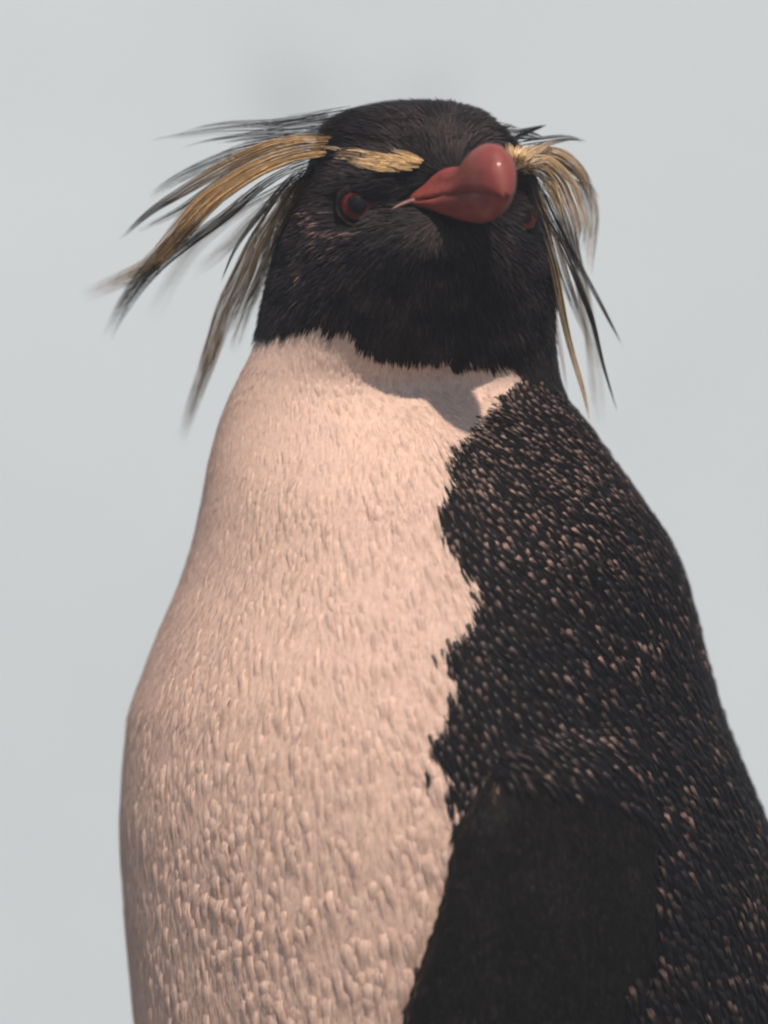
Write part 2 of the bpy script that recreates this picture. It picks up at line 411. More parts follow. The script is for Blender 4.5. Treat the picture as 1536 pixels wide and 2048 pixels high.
def feathers(co, nn, dr, L, W, lift, bulge, cup, color, tipcol, barbs=20, conv=.75, fine=.075, apex=False):
    """soft contour feathers, each a cupped fan of barbs drawn together at the tip; verts (N,k,3), local tris, colours"""
    N = len(co); b = np.cross(nn, dr); vs_, cs_, F_ = [], [], []
    tw = rng.normal(0, .12, N); k0 = 0
    U = (0., .24, .58, 1.)
    for q in range(barbs):
        v = (-1 + 2 * (q + .5) / barbs) + rng.normal(0, .07, N)
        u_end = (1.04 - .2 * v * v) * rng.uniform(.72, 1.22, N); u_st = rng.uniform(0, .10, N)
        hj = rng.uniform(-.02, .02, N); hw = W * fine * rng.uniform(.7, 1.3, N)
        sh = 1 + rng.normal(0, .05, (N, 1))
        for k, f in enumerate(U):
            u = u_st + (u_end - u_st) * f
            spread = np.interp(f, [0, .24, .58, 1], [.7, 1., .9, conv])
            ur = np.clip(u, 0, 2) / .3; h = (lift * u + bulge * ur * np.exp(1 - ur) + hj * u) * L - cup * W * (v * spread) ** 2 * min(1, f + .3)
            c = co + dr * (L * u)[:, None] + nn * (h + .0002)[:, None] + b * (W * spread * v + W * tw * u)[:, None]
            kk = np.interp(f, [0, .24, .58, 1], [.3, 1, .35, 0]) if apex else f; cc = (color * (1 - kk) + tipcol * kk) * sh
            if k < 3:
                tilt = b * hw[:, None] - nn * (hw * 2 * cup * v * .6)[:, None]
                ww = (.9, 1., .8)[k]
                vs_ += [c - tilt * ww, c + tilt * ww]; cs_ += [cc, cc]
            else: vs_.append(c); cs_.append(cc)
        F_ += [(k0, k0 + 1, k0 + 3), (k0, k0 + 3, k0 + 2), (k0 + 2, k0 + 3, k0 + 5), (k0 + 2, k0 + 5, k0 + 4), (k0 + 4, k0 + 5, k0 + 6)]; k0 += 7
    return np.stack(vs_, 1), np.array(F_), np.stack(cs_, 1)
def emit(name, m, Vn, Fl, Cn, kind='stuff'):
    N, k, _ = Vn.shape
    F_ = (Fl[None] + (np.arange(N) * k)[:, None, None]).reshape(-1, 3)
    o = mesh_np(name, Vn.reshape(-1, 3), F_, m, None, Cn.reshape(-1, 3))
    if kind: o['kind'] = kind
    PARTS.append(o); return o

tcls = classify(TC)
facing = (TP[2] < np.interp(TP[1], [r[0] for r in ROWS], [r[3] for r in ROWS]) + 180)
inframe = (TP[1] < 2130)
dens = np.where(facing & inframe, 1.0, .35)
def contour(cls_id, n_cand, spacing_px):
    co, nn = sample(n_cand, dens * (tcls == cls_id) * (TP[1] > 600))
    py = UP(co)[1]; rad = np.interp(py, *spacing_px) * S
    far = np.where((py > 2130) | (co[:, 1] > .09), 1.6, 1.0)
    k = thin(co, rad * far); far = far[k]
    return co[k], nn[k], rad[k], far

# breast feathers, pale
PINK = np.array([.83, .675, .59])
co, nn, rad, far = contour(1, 130000, ([640, 760, 1000, 1400, 2048], [9, 10.5, 13, 17, 20]))
ok = classify(co, 1) == 1; co, nn, rad, far = co[ok], nn[ok], rad[ok], far[ok]
dr = flow(co, nn, np.ones(len(co), int)); N = len(co); pyw = UP(co)[1]
base = PINK[None] * (1 + rng.normal(0, .04, (N, 1))) * (.94 + .08 * vnoise(co, 60, 5)[:, None])
L = rad * far * rng.uniform(2.2, 3.9, N); W = rad * far * rng.uniform(.36, .70, N)
edge_d = UP(co)[0] - np.interp(pyw, [r[0] for r in ROWS], [r[1] for r in ROWS])
amp = np.interp(pyw, [700, 1000, 1500], [.08, .10, .12]) * rng.gamma(3.2, .32, N).clip(.15, 1.7) * (.55 + .9 * vnoise(co, 55, 71)) * np.interp(edge_d, [0, 60, 200], [.25, .5, 1])
Vw, Fw, Cw = feathers(co, nn, dr, L, W, rng.uniform(.0, .05, N), amp, .5, base * .97, np.minimum(base * 1.05, .9), 16)
whiteF = (co, Vw, Cw)
# dark back feathers
co, nn, rad, far = contour(2, 130000, ([640, 760, 1000, 1400, 2048], [9, 10.5, 13, 16, 18.5]))
cl = classify(co, 1); ok = cl == 2; co, nn, rad, far = co[ok], nn[ok], rad[ok], far[ok]
dr = flow(co, nn, np.full(len(co), 2)); N = len(co)
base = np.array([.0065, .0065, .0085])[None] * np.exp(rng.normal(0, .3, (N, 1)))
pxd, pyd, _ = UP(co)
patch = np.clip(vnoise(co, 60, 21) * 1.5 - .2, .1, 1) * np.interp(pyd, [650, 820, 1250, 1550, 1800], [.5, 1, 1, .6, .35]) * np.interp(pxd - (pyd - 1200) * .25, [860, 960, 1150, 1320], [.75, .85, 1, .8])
patch *= 1 - .85 * np.exp(-((pxd - 1040) / 130) ** 2 - ((pyd - 1430) / 150) ** 2)  # painted glints thinned out above the flipper
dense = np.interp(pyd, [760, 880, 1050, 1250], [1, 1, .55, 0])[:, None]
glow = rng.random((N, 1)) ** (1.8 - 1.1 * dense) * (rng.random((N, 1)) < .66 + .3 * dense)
tip = base * 1.3 + (np.array([.66, .46, .385])[None] * (1 - .45 * dense)) * np.maximum(patch[:, None], .62 * dense) * glow  # sun glints and collar sheen painted into the dark feathers' colour
L = rad * far * rng.uniform(1.7, 2.6, N); W = rad * far * rng.uniform(.26, .42, N)
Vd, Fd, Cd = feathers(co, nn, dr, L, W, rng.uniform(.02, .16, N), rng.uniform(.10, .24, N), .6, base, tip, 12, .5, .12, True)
darkF = (co, Vd, Cd)

def split_out(pack, Fl, m, name_rest, n_single, region):
    """the feathers that show largest become parts of their own, the rest one mass"""
    co, Vn, Cn = pack; px, py, yp = UP(co)
    cand = np.where(region(px, py, yp))[0]
    size = np.linalg.norm(Vn.max(1) - Vn.min(1), axis=1)
    one = cand[np.argsort(-size[cand])[:n_single]]
    rest = np.setdiff1d(np.arange(len(co)), one)
    emit(name_rest, m, Vn[rest], Fl, Cn[rest])
    for i in one:
        PARTS.append(mesh_np('feather', Vn[i], Fl, m, None, Cn[i]))
split_out(whiteF, Fw, M_WHITE, 'breast_feathers', 140, lambda x, y, d: (y > 1350) & (y < 2030) & (x > 330) & (x < 840) & (d < 0))
split_out(darkF, Fd, M_DARK, 'back_feathers', 140, lambda x, y, d: (y > 900) & (y < 2000) & (x > 920) & (x < 1480) & (d < 100))

# head: short dense plumage
def hairs(co, nn, dr, L, W, lift, curl, c0, c1):
    N = len(co); b = np.cross(nn, dr); vs_, cs_ = [], []
    U = [0, .4, .75, 1.0]; WU = [1, .9, .6]
    for k, u in enumerate(U):
        h = lift * u - curl * u * u
        c = co + dr * (L * u)[:, None] + nn * (h * L + .0003)[:, None]
        cc = c0 * (1 - u) + c1 * u
        if k < 3:
            for v in (-1, 1): vs_.append(c + b * (W * WU[k] * v)[:, None]); cs_.append(cc)
        else: vs_.append(c); cs_.append(cc)
    F_ = [(0, 1, 3), (0, 3, 2), (2, 3, 5), (2, 5, 4), (4, 5, 6)]
    return np.stack(vs_, 1), np.array(F_), np.stack(cs_, 1)
hz = (tcls == 0) & (TP[1] < 860)
co, nn = sample(90000, np.where(facing, 1, .5) * hz)
cl = classify(co); px, py, yp = UP(co)
bare = (((px - EYE_L[0] + 2) / 46) ** 2 + ((py - EYE_L[1] - 2) / 44) ** 2 < 1) | (((px - EYE_R[0]) / 15) ** 2 + ((py - EYE_R[1]) / 20) ** 2 < 1) & (yp < 0)

def in_poly(px, py, poly):
    ins = np.zeros(len(px), bool); n_ = len(poly)
    for i in range(n_):
        (x0, y0), (x1, y1) = poly[i], poly[(i + 1) % n_]
        if y0 == y1: continue
        ins ^= ((y0 > py) != (y1 > py)) & (px < (x1 - x0) * (py - y0) / (y1 - y0) + x0)
    return ins
inbill = in_poly(px, py, [(782, 419), (815, 388), (840, 372), (880, 354), (915, 348), (925, 300), (1000, 296), (1036, 375), (1020, 420), (970, 436), (930, 446), (890, 438), (850, 418), (820, 408)]) & (yp < -120)
ok = (cl == 0) & ~bare & ~inbill; co, nn, py, px = co[ok], nn[ok], py[ok], px[ok]
dr = flow(co, nn, np.zeros(len(co), int)); N = len(co)
crown = np.clip((330 - py) / 110, 0, 1)
v_ = np.exp(rng.normal(0, .4, (N, 1)))
clump = np.clip(vnoise(co * np.array([1, 1, 1]), 170, 31) * 1.8 - .5, 0, 1)[:, None]
c0 = np.array([.009, .0085, .0105])[None] * v_; c1 = (np.array([.0105, .011, .0150])[None] + np.array([.036, .029, .028])[None] * clump) * v_ * (1 - .35 * crown[:, None])
L = (.0045 + .0030 * rng.random(N)) * (1 + 1.0 * crown); W = .00028 * (.7 + .6 * rng.random(N))
Vh, Fh, Ch = hairs(co, nn, dr, L, W, rng.uniform(.1, .34, N) * (1 - .6 * crown), .12, c0, c1)
fl = np.exp(-((px - 636) / 12) ** 2 - ((py - 435) / 26) ** 2) + .75 * np.exp(-((np.hypot((px - 700), (py - 418) * 1.05) - 52) / 6) ** 2) * (py > 440) * (px < 745) + .35 * (vnoise(co, 420, 61) > .74) * (py > 450) * (py < 600) * (px < 720)
sel = (rng.random(N) < np.clip(fl, 0, 1) * .7)
Ch[sel] = Ch[sel] + (np.array([.30, .20, .18])[None] * rng.random((sel.sum(), 1)))[:, None, :] * np.linspace(.2, 1, 7)[None, :, None]
emit('head_feathers', M_HEAD, Vh, Fh, Ch)
# the close coat of fine barbs between the raised feathers
def coat(cls_id, n, c0, c1, name, m, width, lift, spread):
    co, nn = sample(int(n * .9), dens * (tcls == cls_id) * np.interp(TP[1], [640, 1000, 1500], [1.4, 1, .8]) * (TP[1] > 600) * (TP[1] < 2400))
    ok = classify(co, 1) == cls_id; co, nn = co[ok], nn[ok]; N = len(co); py = UP(co)[1]
    dr = flow(co, nn, np.full(N, cls_id))
    sh = np.exp(rng.normal(0, spread, (N, 1)))
    L = np.interp(py, [640, 1000, 2048], [.0042, .0058, .0080]) * rng.uniform(.7, 1.2, N)
    Vs, Fs, Cs = hairs(co, nn, dr, L, width * (.6 + .8 * rng.random(N)), rng.uniform(*lift, N), .06, c0 * sh, np.minimum(c1 * sh, .9))
    emit(name, m, Vs, Fs, Cs)
coat(1, 130000, PINK[None] * .95, PINK[None] * 1.02, 'breast_down', M_WHITE, .00022, (.05, .16), .05)
coat(2, 90000, np.array([[.0065, .0065, .0085]]), np.array([[.0095, .0095, .0115]]), 'back_down', M_FLIP, .00026, (.06, .24), .35)
# flipper: tiny scale-like feathers
co, nn = sample(42000, np.where(facing & inframe, 1, .1) * (tcls == 3))
ok = classify(co) == 3; co, nn = co[ok], nn[ok]; N = len(co)
dr = flow(co, nn, np.full(N, 3)); dr[:, 0] -= .35; dr -= nn * (dr * nn).sum(1, keepdims=True); dr /= np.linalg.norm(dr, axis=1, keepdims=True)
v_ = np.exp(rng.normal(0, .4, (N, 1)))
Vf, Ff, Cf = hairs(co, nn, dr,   .0030 * rng.uniform(.7, 1.3, N), .00055 * rng.uniform(.7, 1.2, N), rng.uniform(.02, .10, N), .06, np.array([.0055, .0055, .0065]) * v_, np.array([.0085, .0083, .0085]) * v_ * (1 + 1.5 * np.clip(vnoise(co, 90, 41) - .55, 0, 1))[:, None])
pxf, pyf, _ = UP(co); fr_ = np.array(FL, float); ex_ = pxf - np.interp(pyf, fr_[:, 0], fr_[:, 1])
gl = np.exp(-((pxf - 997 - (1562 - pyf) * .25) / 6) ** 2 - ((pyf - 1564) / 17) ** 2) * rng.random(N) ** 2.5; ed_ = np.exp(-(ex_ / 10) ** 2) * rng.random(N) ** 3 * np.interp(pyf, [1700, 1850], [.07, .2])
Cf = Cf + (gl * 1.1 + ed_)[:, None, None] * np.array([.62, .44, .28])[None, None, :]  # sun glint and lit leading edge painted into the flipper colour
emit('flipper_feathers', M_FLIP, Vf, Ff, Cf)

# ------------------------------------------------------------------ bill
def bill():
    m, nt, b = mat('bill_horn')
    n = noise(nt, 220, 4); n2 = noise(nt, 60, 3)
    r = ramp(nt, n2.outputs['Fac'], [(.3, (.165, .036, .034)), (.7, (.25, .058, .049))])
    r2 = ramp(nt, n.outputs['Fac'], [(.3, (.8, .8, .8)), (.7, (1, 1, 1))])
    mp = node(nt, 'ShaderNodeMapping'); mp.inputs['Rotation'].default_value = (0, 0, R(24)); mp.inputs['Scale'].default_value = (1, .16, 1)
    tc_ = node(nt, 'ShaderNodeTexCoord'); nt.links.new(tc_.outputs['Object'], mp.inputs['Vector'])
    n3 = noise(nt, 420, 6, .7, vec=mp.outputs[0]); r3 = ramp(nt, n3.outputs['Fac'], [(.38, (0, 0, 0)), (.72, (.4, .4, .4))])
    cb = mixc(nt, r.outputs[0], r2.outputs[0], 1.0, 'MULTIPLY')
    nt.links.new(mixc(nt, cb, (.28, .080, .068), r3.outputs[0]), b.inputs['Base Color'])
    b.inputs['Roughness'].default_value = .55; b.inputs['Specular IOR Level'].default_value = .3; b.inputs['Coat Weight'].default_value = .14; b.inputs['Coat Roughness'].default_value = .12
    b.inputs['Subsurface Weight'].default_value = .08; b.inputs['Subsurface Radius'].default_value = (.004, .0015, .001); b.inputs['Subsurface Scale'].default_value = .5
    bump(nt, b, n3.outputs['Fac'], .35, .0008)
    Y0 = -252.; X0 = 927.; LEN = 215.
    perp = np.array([-BD[1], BD[0]])                   # towards the bird's own left (picture right)
    def at(t, w, py): # along, across, height
        x = X0 + BD[0] * LEN * t + perp[0] * w; y = Y0 + BD[1] * LEN * t + perp[1] * w
        return P(x, py, y)
    ts = np.concatenate([np.linspace(-.34, .8, 26), np.linspace(.83, 1.0, 9)])
    T = [-.34, -.15, 0, .14, .26, .36, .46, .58, .7, .8, .88, .95, 1.0]
    wm = [70, 62, 56, 52, 51, 52, 54, 54, 51, 45, 36, 24, 8]       # half-width of the ridge
    wc = [92, 77, 64, 56, 51, 48, 46, 44, 41, 36, 28, 18, 6]       # half-width at the cutting edge
    tp = [350, 337, 333, 333, 322, 303, 292, 287, 288, 297, 312, 338, 374]
    ct = [402, 398, 394, 391, 389, 387, 385.5, 384, 383, 383, 385, 389, 397]
    secs = []; low = []
    for t in ts:
        a_, c_, p_, k_ = (float(smooth_interp(np.array(t), T, q)) for q in (wm, wc, tp, ct))
        ring = []
        n_ = 22
        for i in range(n_ + 1):
            ph = math.pi * i / n_; s_ = math.sin(ph); cx = -math.cos(ph)
            h = s_ ** .9
            w = (c_ * (1 - h) + a_ * h) * (1 if abs(cx) < 1e-6 else math.copysign(abs(cx) ** .8, cx)) if h < .999 else 0
            ex = float(np.interp(t, [-.34, .15, .4], [.4, .5, 1.0]))
            w = math.copysign(abs(cx) ** ex, cx) * (a_ + (c_ - a_) * max(0, 1 - 1.6 * h))
            # a groove where the ridge plate meets the side plate
            gr = math.exp(-((h - .42) / .09) ** 2) * 5.0 * max(0, 1 - abs(t - .2) / .6)
            w -= math.copysign(gr, cx)
            ring.append(at(t, w, k_ + (p_ - k_) * h))
        ring += [at(t, c_ * .6, k_ - 6), at(t, 0, k_ - 8), at(t, -c_ * .6, k_ - 6)]
        secs.append(ring)
    V, F = tube_loft(secs)
    up = bpy.data.meshes.new('upper_bill'); up.from_pydata(V, [], F)
    T2 = [-.34, -.15, 0, .2, .4, .6, .75, .86, .92]
    w2 = [91, 77, 65, 53, 46, 42, 37, 27, 12]
    c2 = [405.5, 401.5, 397, 388.5, 384, 381, 380, 382, 388]
    b2 = [420, 430, 438, 444, 446, 440, 428, 412, 398]
    for t in np.linspace(-.34, .92, 30):
        w_, c_, b_ = (float(smooth_interp(np.array(t), T2, q)) for q in (w2, c2, b2))
        ring = []
        for i in range(19):
            ph = math.pi * i / 18; ring.append(at(t, -w_ * math.cos(ph) * (1 - .12 * math.sin(ph)), c_ + (b_ - c_) * math.sin(ph) ** .8))
        ring += [at(t, w_ * .5, c_ + 3), at(t, 0, c_ + 4), at(t, -w_ * .5, c_ + 3)]
        low.append(ring)
    V, F = tube_loft(low)
    lo = bpy.data.meshes.new('lower_bill'); lo.from_pydata(V, [], F)
    objs = []
    for me_, nm in ((up, 'upper_bill'), (lo, 'lower_bill')):
        bm = bmesh.new(); bm.from_mesh(me_); bmesh.ops.recalc_face_normals(bm, faces=bm.faces[:]); bm.to_mesh(me_); bm.free()
        me_.polygons.foreach_set('use_smooth', np.ones(len(me_.polygons), bool)); me_.materials.append(m)
        o = bpy.data.objects.new(nm, me_); col.objects.link(o); PARTS.append(o); objs.append(o)
    # fleshy gape skin at the corner of the mouth
    m2, nt, b = mat('gape_skin'); n = noise(nt, 500, 3)
    r = ramp(nt, n.outputs['Fac'], [(.3, (.20, .11, .10)), (.7, (.32, .19, .18))]); nt.links.new(r.outputs[0], b.inputs['Base Color']); b.inputs['Roughness'].default_value = .45
    pts = [(850, 399), (836, 400), (822, 402), (808, 407), (795, 413), (782, 420)]
    secs = []
    for k, (x, y) in enumerate(pts):
        u = k / (len(pts) - 1); r_ = 6.5 * (1 - .55 * u); yy = ysurf(bvh, x, y, -200) - 14 + 8 * u
        secs.append([P(x + .3 * r_ * math.sin(q), y + r_ * math.cos(q), yy + r_ * 1.3 * math.sin(q)) for q in np.linspace(0, 2 * math.pi, 12, endpoint=False)])
    V, F = tube_loft(secs); me_ = bpy.data.meshes.new('gape'); me_.from_pydata(V, [], F)
    me_.polygons.foreach_set('use_smooth', np.ones(len(me_.polygons), bool)); me_.materials.append(m2)
    o = bpy.data.objects.new('gape', me_); col.objects.link(o); PARTS.append(o)
bill()

# ------------------------------------------------------------------ eyes
SUBS = []
def eye(c, rad_px, gaze, sink, lid_r):
    R_ = rad_px * S
    ys = ysurf(bvh, c[0], c[1], -180)
    ctr = P(c[0], c[1], ys + sink)
    g = Vector(gaze).normalized()
    m, nt, b = mat('eye_globe')
    tc = node(nt, 'ShaderNodeTexCoord'); dot = node(nt, 'ShaderNodeVectorMath', operation='DOT_PRODUCT')
    nrm = node(nt, 'ShaderNodeVectorMath', operation='NORMALIZE')
    nt.links.new(tc.outputs['Object'], nrm.inputs[0]); nt.links.new(nrm.outputs[0], dot.inputs[0]); dot.inputs[1].default_value = (0, 0, 1)
    r = ramp(nt, dot.outputs['Value'], [(0, (.012, .010, .010)), (.745, (.012, .010, .010)), (.775, (.060, .010, .010)), (.86, (.10, .016, .015)), (.905, (.045, .010, .010)), (.935, (.006, .006, .008))])
    n = noise(nt, 700, 3); r2 = ramp(nt, n.outputs['Fac'], [(.3, (.6, .6, .6)), (.7, (1.1, 1.1, 1.1))])
    nt.links.new(mixc(nt, r.outputs[0], r2.outputs[0], 1.0, 'MULTIPLY'), b.inputs['Base Color'])
    b.inputs['Roughness'].default_value = .6; b.inputs['Specular IOR Level'].default_value = .05; b.inputs['Coat Weight'].default_value = .3; b.inputs['Coat IOR'].default_value = 1.35; b.inputs['Coat Roughness'].default_value = .03
    bm = bmesh.new(); bmesh.ops.create_uvsphere(bm, u_segments=48, v_segments=32, radius=R_)
    for v in bm.verts:   # cornea bulge
        k = max(0, v.co.normalized().z - .8) / .2; v.co *= 1 + .05 * k * k
    me_ = bpy.data.meshes.new('eye'); bm.to_mesh(me_); bm.free()
    me_.polygons.foreach_set('use_smooth', np.ones(len(me_.polygons), bool)); me_.materials.append(m)
    o = bpy.data.objects.new('eye', me_); col.objects.link(o); o.location = ctr; o.rotation_euler = g.to_track_quat('Z', 'Y').to_euler(); PARTS.append(o)
    # eyelids: rim of dark skin, heavier above
    m2, nt, b = mat('eyelid_skin'); n = noise(nt, 900, 5, .7); r = ramp(nt, n.outputs['Fac'], [(.35, (.008, .007, .008)), (.7, (.024, .019, .019))])
    nt.links.new(r.outputs[0], b.inputs['Base Color']); b.inputs['Roughness'].default_value = .75; b.inputs['Specular IOR Level'].default_value = .15; bump(nt, b, n.outputs['Fac'], .6, .0006)
    up = Vector((0, 0, 1)); e1 = up.cross(g).normalized(); e2 = g.cross(e1).normalized(); secs = []
    for k in range(49):
        a_ = 2 * math.pi * k / 48; top = max(0, math.sin(a_))
        ro = lid_r * S * (1 - .27 * top); ang = math.asin(min(.99, ro / R_))
        cdir = (e1 * math.cos(a_) + e2 * math.sin(a_))
        c0_ = ctr + cdir * ro + g * (R_ * math.cos(ang) * .98)
        th = (2.6 + 5 * top + .9 * math.sin(a_ * 9) + .6 * math.sin(a_ * 17 + 1)) * S; wd = (3.4 + 8 * top + 1.2 * math.sin(a_ * 7 + 2)) * S
        secs.append([c0_ + cdir * (wd * math.cos(q) + wd * .5) + g * (th * math.sin(q)) for q in np.linspace(0, 2 * math.pi, 10, endpoint=False)])
    V = [tuple(p) for s_ in secs[:-1] for p in s_]; F = []
    for k in range(48):
        for i in range(10):
            F.append([k * 10 + i, k * 10 + (i + 1) % 10, ((k + 1) % 48) * 10 + (i + 1) % 10, ((k + 1) % 48) * 10 + i])
    bm = bmesh.new(); vv = [bm.verts.new(p) for p in V]
    for f in F: bm.faces.new([vv[i] for i in f])
    bmesh.ops.recalc_face_normals(bm, faces=bm.faces[:])
    me_ = bpy.data.meshes.new('eyelid'); bm.to_mesh(me_); bm.free()
    me_.polygons.foreach_set('use_smooth', np.ones(len(me_.polygons), bool)); me_.materials.append(m2)
    l = bpy.data.objects.new('eyelid', me_); col.objects.link(l); PARTS.append(l)
eye(EYE_L, 48, (-.02, -1, .10), 24, 39)
eye(EYE_R, 34, (.30, -.85, .35), 34, 22)

# ------------------------------------------------------------------ crest and brow plumes
GOLD = (.86, .65, .36); PALE = (.90, .69, .40); TAN = (.72, .58, .40); DARK = (.020, .019, .024); GREY = (.16, .15, .145); OLIVE = (.38, .29, .15); LIGHT = (.66, .60, .50)
def plume(pts, n, w, colors, dark=.2, thick=.9, short=.25, name='crest_plume'):
    """a bundle of n fine barbs following one guide curve; w = spread (px) at root, middle, tip"""
    n = int(n * 2.1); w = [q * 1.55 for q in w]; thick *= .54
    pts = np.array(pts, float); t = np.concatenate([[0], np.cumsum(np.linalg.norm(np.diff(pts[:, :2], axis=0), axis=1))]); t /= t[-1]
    M = 18; u = np.linspace(0, 1, M)
    gx, gy, gz = (smooth_interp(u, t, pts[:, k]) for k in range(3))
    tx, ty = np.gradient(gx), np.gradient(gy); ln = np.hypot(tx, ty) + 1e-6; nx, ny = -ty / ln, tx / ln
    V = []; F = []; C = []
    for i in range(n):
        o = rng.uniform(-1, 1); oz = rng.uniform(-1, 1); end = 1 - short * rng.random() ** 1.3 * (0.5 + abs(o) * .5); st = rng.random() ** 1.5 * (.34 if name == 'crest_plume' else .2)
        uu = st + (end - st) * u
        ww = np.interp(uu, [0, .5, 1], w)
        wav = np.sin(uu * rng.uniform(3, 7) + rng.uniform(0, 6)) * rng.uniform(0, .18)
        x = np.interp(uu, u, gx) + np.interp(uu, u, nx) * ww * (o + wav); y = np.interp(uu, u, gy) + np.interp(uu, u, ny) * ww * (o + wav)
        z = np.interp(uu, u, gz) + ww * oz * .6
        p = PN(x, y, z)
        th = thick * S * rng.uniform(.7, 1.5) * np.clip(1.12 - uu ** 3 - .1 * (u > .98), .12, 1)
        tg = np.gradient(p, axis=0); tg /= np.linalg.norm(tg, axis=1, keepdims=True)
        e1 = np.cross(tg, (0, 1, 0)); e1 /= np.linalg.norm(e1, axis=1, keepdims=True) + 1e-9; e2 = np.cross(tg, e1)
        k0 = sum(len(v) for v in V); ring = []
        for q in range(3):
            a_ = 2 * math.pi * q / 3; ring.append(p + e1 * (th * math.cos(a_))[:, None] + e2 * (th * math.sin(a_))[:, None])
        V.append(np.stack(ring, 1).reshape(-1, 3))
        cc = np.array(colors, float); isd = rng.random() < dark
        cv = np.stack([np.interp(uu, np.linspace(0, 1, len(cc)), cc[:, k]) for k in range(3)], -1) * math.exp(rng.normal(0, .22))
        if isd: cv = cv * .2 + np.array(DARK) * .6
        C.append(np.repeat(cv, 3, 0))
        for s_ in range(M - 1):
            for q in range(3):
                F.append((k0 + s_ * 3 + q, k0 + s_ * 3 + (q + 1) % 3, k0 + s_ * 3 + 3 + (q + 1) % 3, k0 + s_ * 3 + 3 + q))
    o = mesh_np(name, np.concatenate(V), np.array(F), M_BROW if name == 'brow_plume' else M_CREST, None, np.concatenate(C))
    PARTS.append(o); return o
def srf(px, py, off, default=-60): return (px, py, ysurf(bvh, px, py, default) - off)
# left: dark hair-like plumes streaming from the crown
A = lambda *q: [srf(*q[0], 12), *[(x, y, z) for x, y, z in q[1:]]]
for g_, n_, w_ in (
    (A((720, 236), (650, 247, -60), (559, 255, -20), (457, 260, 30), (373, 269, 60), (290, 284, 90)), 7, (16, 6, 1)),
    (A((730, 226), (669, 233, -40), (559, 247, 0), (468, 247, 20), (402, 255, 40), (358, 266, 50)), 7, (16, 6, 1)),
    (A((715, 250), (650, 258, -80), (541, 263, -40), (468, 273, 0), (410, 282, 20), (360, 296, 30)), 7, (14, 5, 1)),
    (A((700, 262), (620, 264, -90), (520, 272, -60), (424, 288, -20)), 6, (12, 5, 1)),
    (A((740, 222), (660, 232, -40), (600, 237, 0), (540, 243, 30), (500, 247, 40)), 6, (14, 6, 2)),
    (A((690, 272), (614, 273, -110), (505, 284, -70), (432, 309, -40)), 8, (12, 5, 2)),
    (A((700, 240), (640, 244, -100), (580, 250, -90), (520, 258, -70)), 10, (18, 9, 4))):
    plume(g_, n_, w_, (DARK, DARK, (.03, .03, .035)), dark=0, thick=.8, short=.35)
# left: golden and grey bands
plume(A((668, 276), (610, 277, -120), (559, 285, -110), (486, 313, -80), (413, 353, -50), (359, 386, -30), (297, 426, -10), (238, 480, 10)), 34, (6, 9, 2), (GOLD, GOLD, TAN, GREY, DARK), .25)
plume(A((640, 282), (580, 286, -100), (523, 296, -80), (413, 330, -30), (340, 366, 0), (297, 397, 20)), 22, (4, 9, 5), (GREY, GREY, DARK, GREY), .5, .7)
plume(A((660, 298), (603, 305, -130), (541, 324, -130), (468, 364, -110), (413, 404, -90), (366, 455, -60), (330, 500, -20), (290, 536, 60), (213, 572, 190), (162, 596, 260)), 60, (8, 14, 9), (GOLD, GOLD, PALE, GOLD, LIGHT), .12, .9, .45)
plume(A((655, 305), (603, 312, -130), (541, 332, -130), (468, 373, -110), (413, 412, -90), (366, 462, -70), (337, 494, -30), (293, 541, 60), (249, 603, 150), (213, 681, 240)), 34, (6, 9, 7), (GOLD, TAN, GOLD, OLIVE, GREY), .35, .9, .3)
plume(A((640, 318), (596, 331, -140), (523, 371, -130), (450, 433, -100), (377, 484, -60), (315, 535, 20), (260, 601, 120), (217, 672, 220)), 26, (5, 7, 6), (DARK, GREY, GREY, DARK, GREY), .5, .85, .4)
plume(A((650, 300), (600, 300, -120), (540, 312, -100), (470, 345, -80), (420, 378, -60), (350, 425, -30), (275, 462, 0)), 20, (7, 8, 3), (TAN, TAN, GREY, DARK), .3, .8, .4)
plume([srf(610, 345, 8), (560, 385, -100), (505, 435, 40), (432, 510, 220), (377, 548, 320)], 14, (4, 8, 9), (GREY, LIGHT, LIGHT), .1, .7, .4)
plume([srf(612, 345, 8), (545, 385, -90), (470, 430, 60), (395, 490, 220), (341, 565, 320), (297, 656, 400)], 14, (4, 8, 10), (GREY, LIGHT, LIGHT), .15, .7, .4)
# left: side plumes falling past the cheek
plume([srf(630, 332, 10), (596, 345, -120), (559, 382, -110), (505, 448, -90), (468, 503, -80), (441, 566, -70)], 12, (5, 4, 1), (DARK, GREY, DARK, DARK), .3, .8, .15)
plume([srf(632, 338, 8), (596, 355, -100), (552, 419, -70), (508, 490, -30), (479, 557, 20), (450, 619, 70), (432, 674, 120), (410, 740, 170), (381, 820, 230), (362, 885, 270)], 46, (6, 13, 6), (DARK, OLIVE, GOLD, TAN, GOLD, TAN, LIGHT), .22, .9, .4)
plume([srf(634, 342, 8), (604, 365, -90), (570, 420, -60), (540, 480, -20), (508, 560, 30), (475, 640, 90), (452, 700, 130)], 26, (6, 9, 6), (DARK, OLIVE, TAN, OLIVE, GREY), .35, .85, .4)
plume([srf(632, 345, 6), (596, 380, -60), (559, 437, 0), (534, 528, 80), (497, 619, 150), (468, 712, 220)], 24, (5, 10, 7), (GREY, LIGHT, LIGHT, LIGHT), .15, .7, .4)
plume([srf(628, 348, 6), (588, 395, -40), (550, 470, 60), (528, 560, 140), (505, 640, 200)], 14, (5, 8, 8), (GREY, LIGHT, LIGHT), .1, .7, .4)
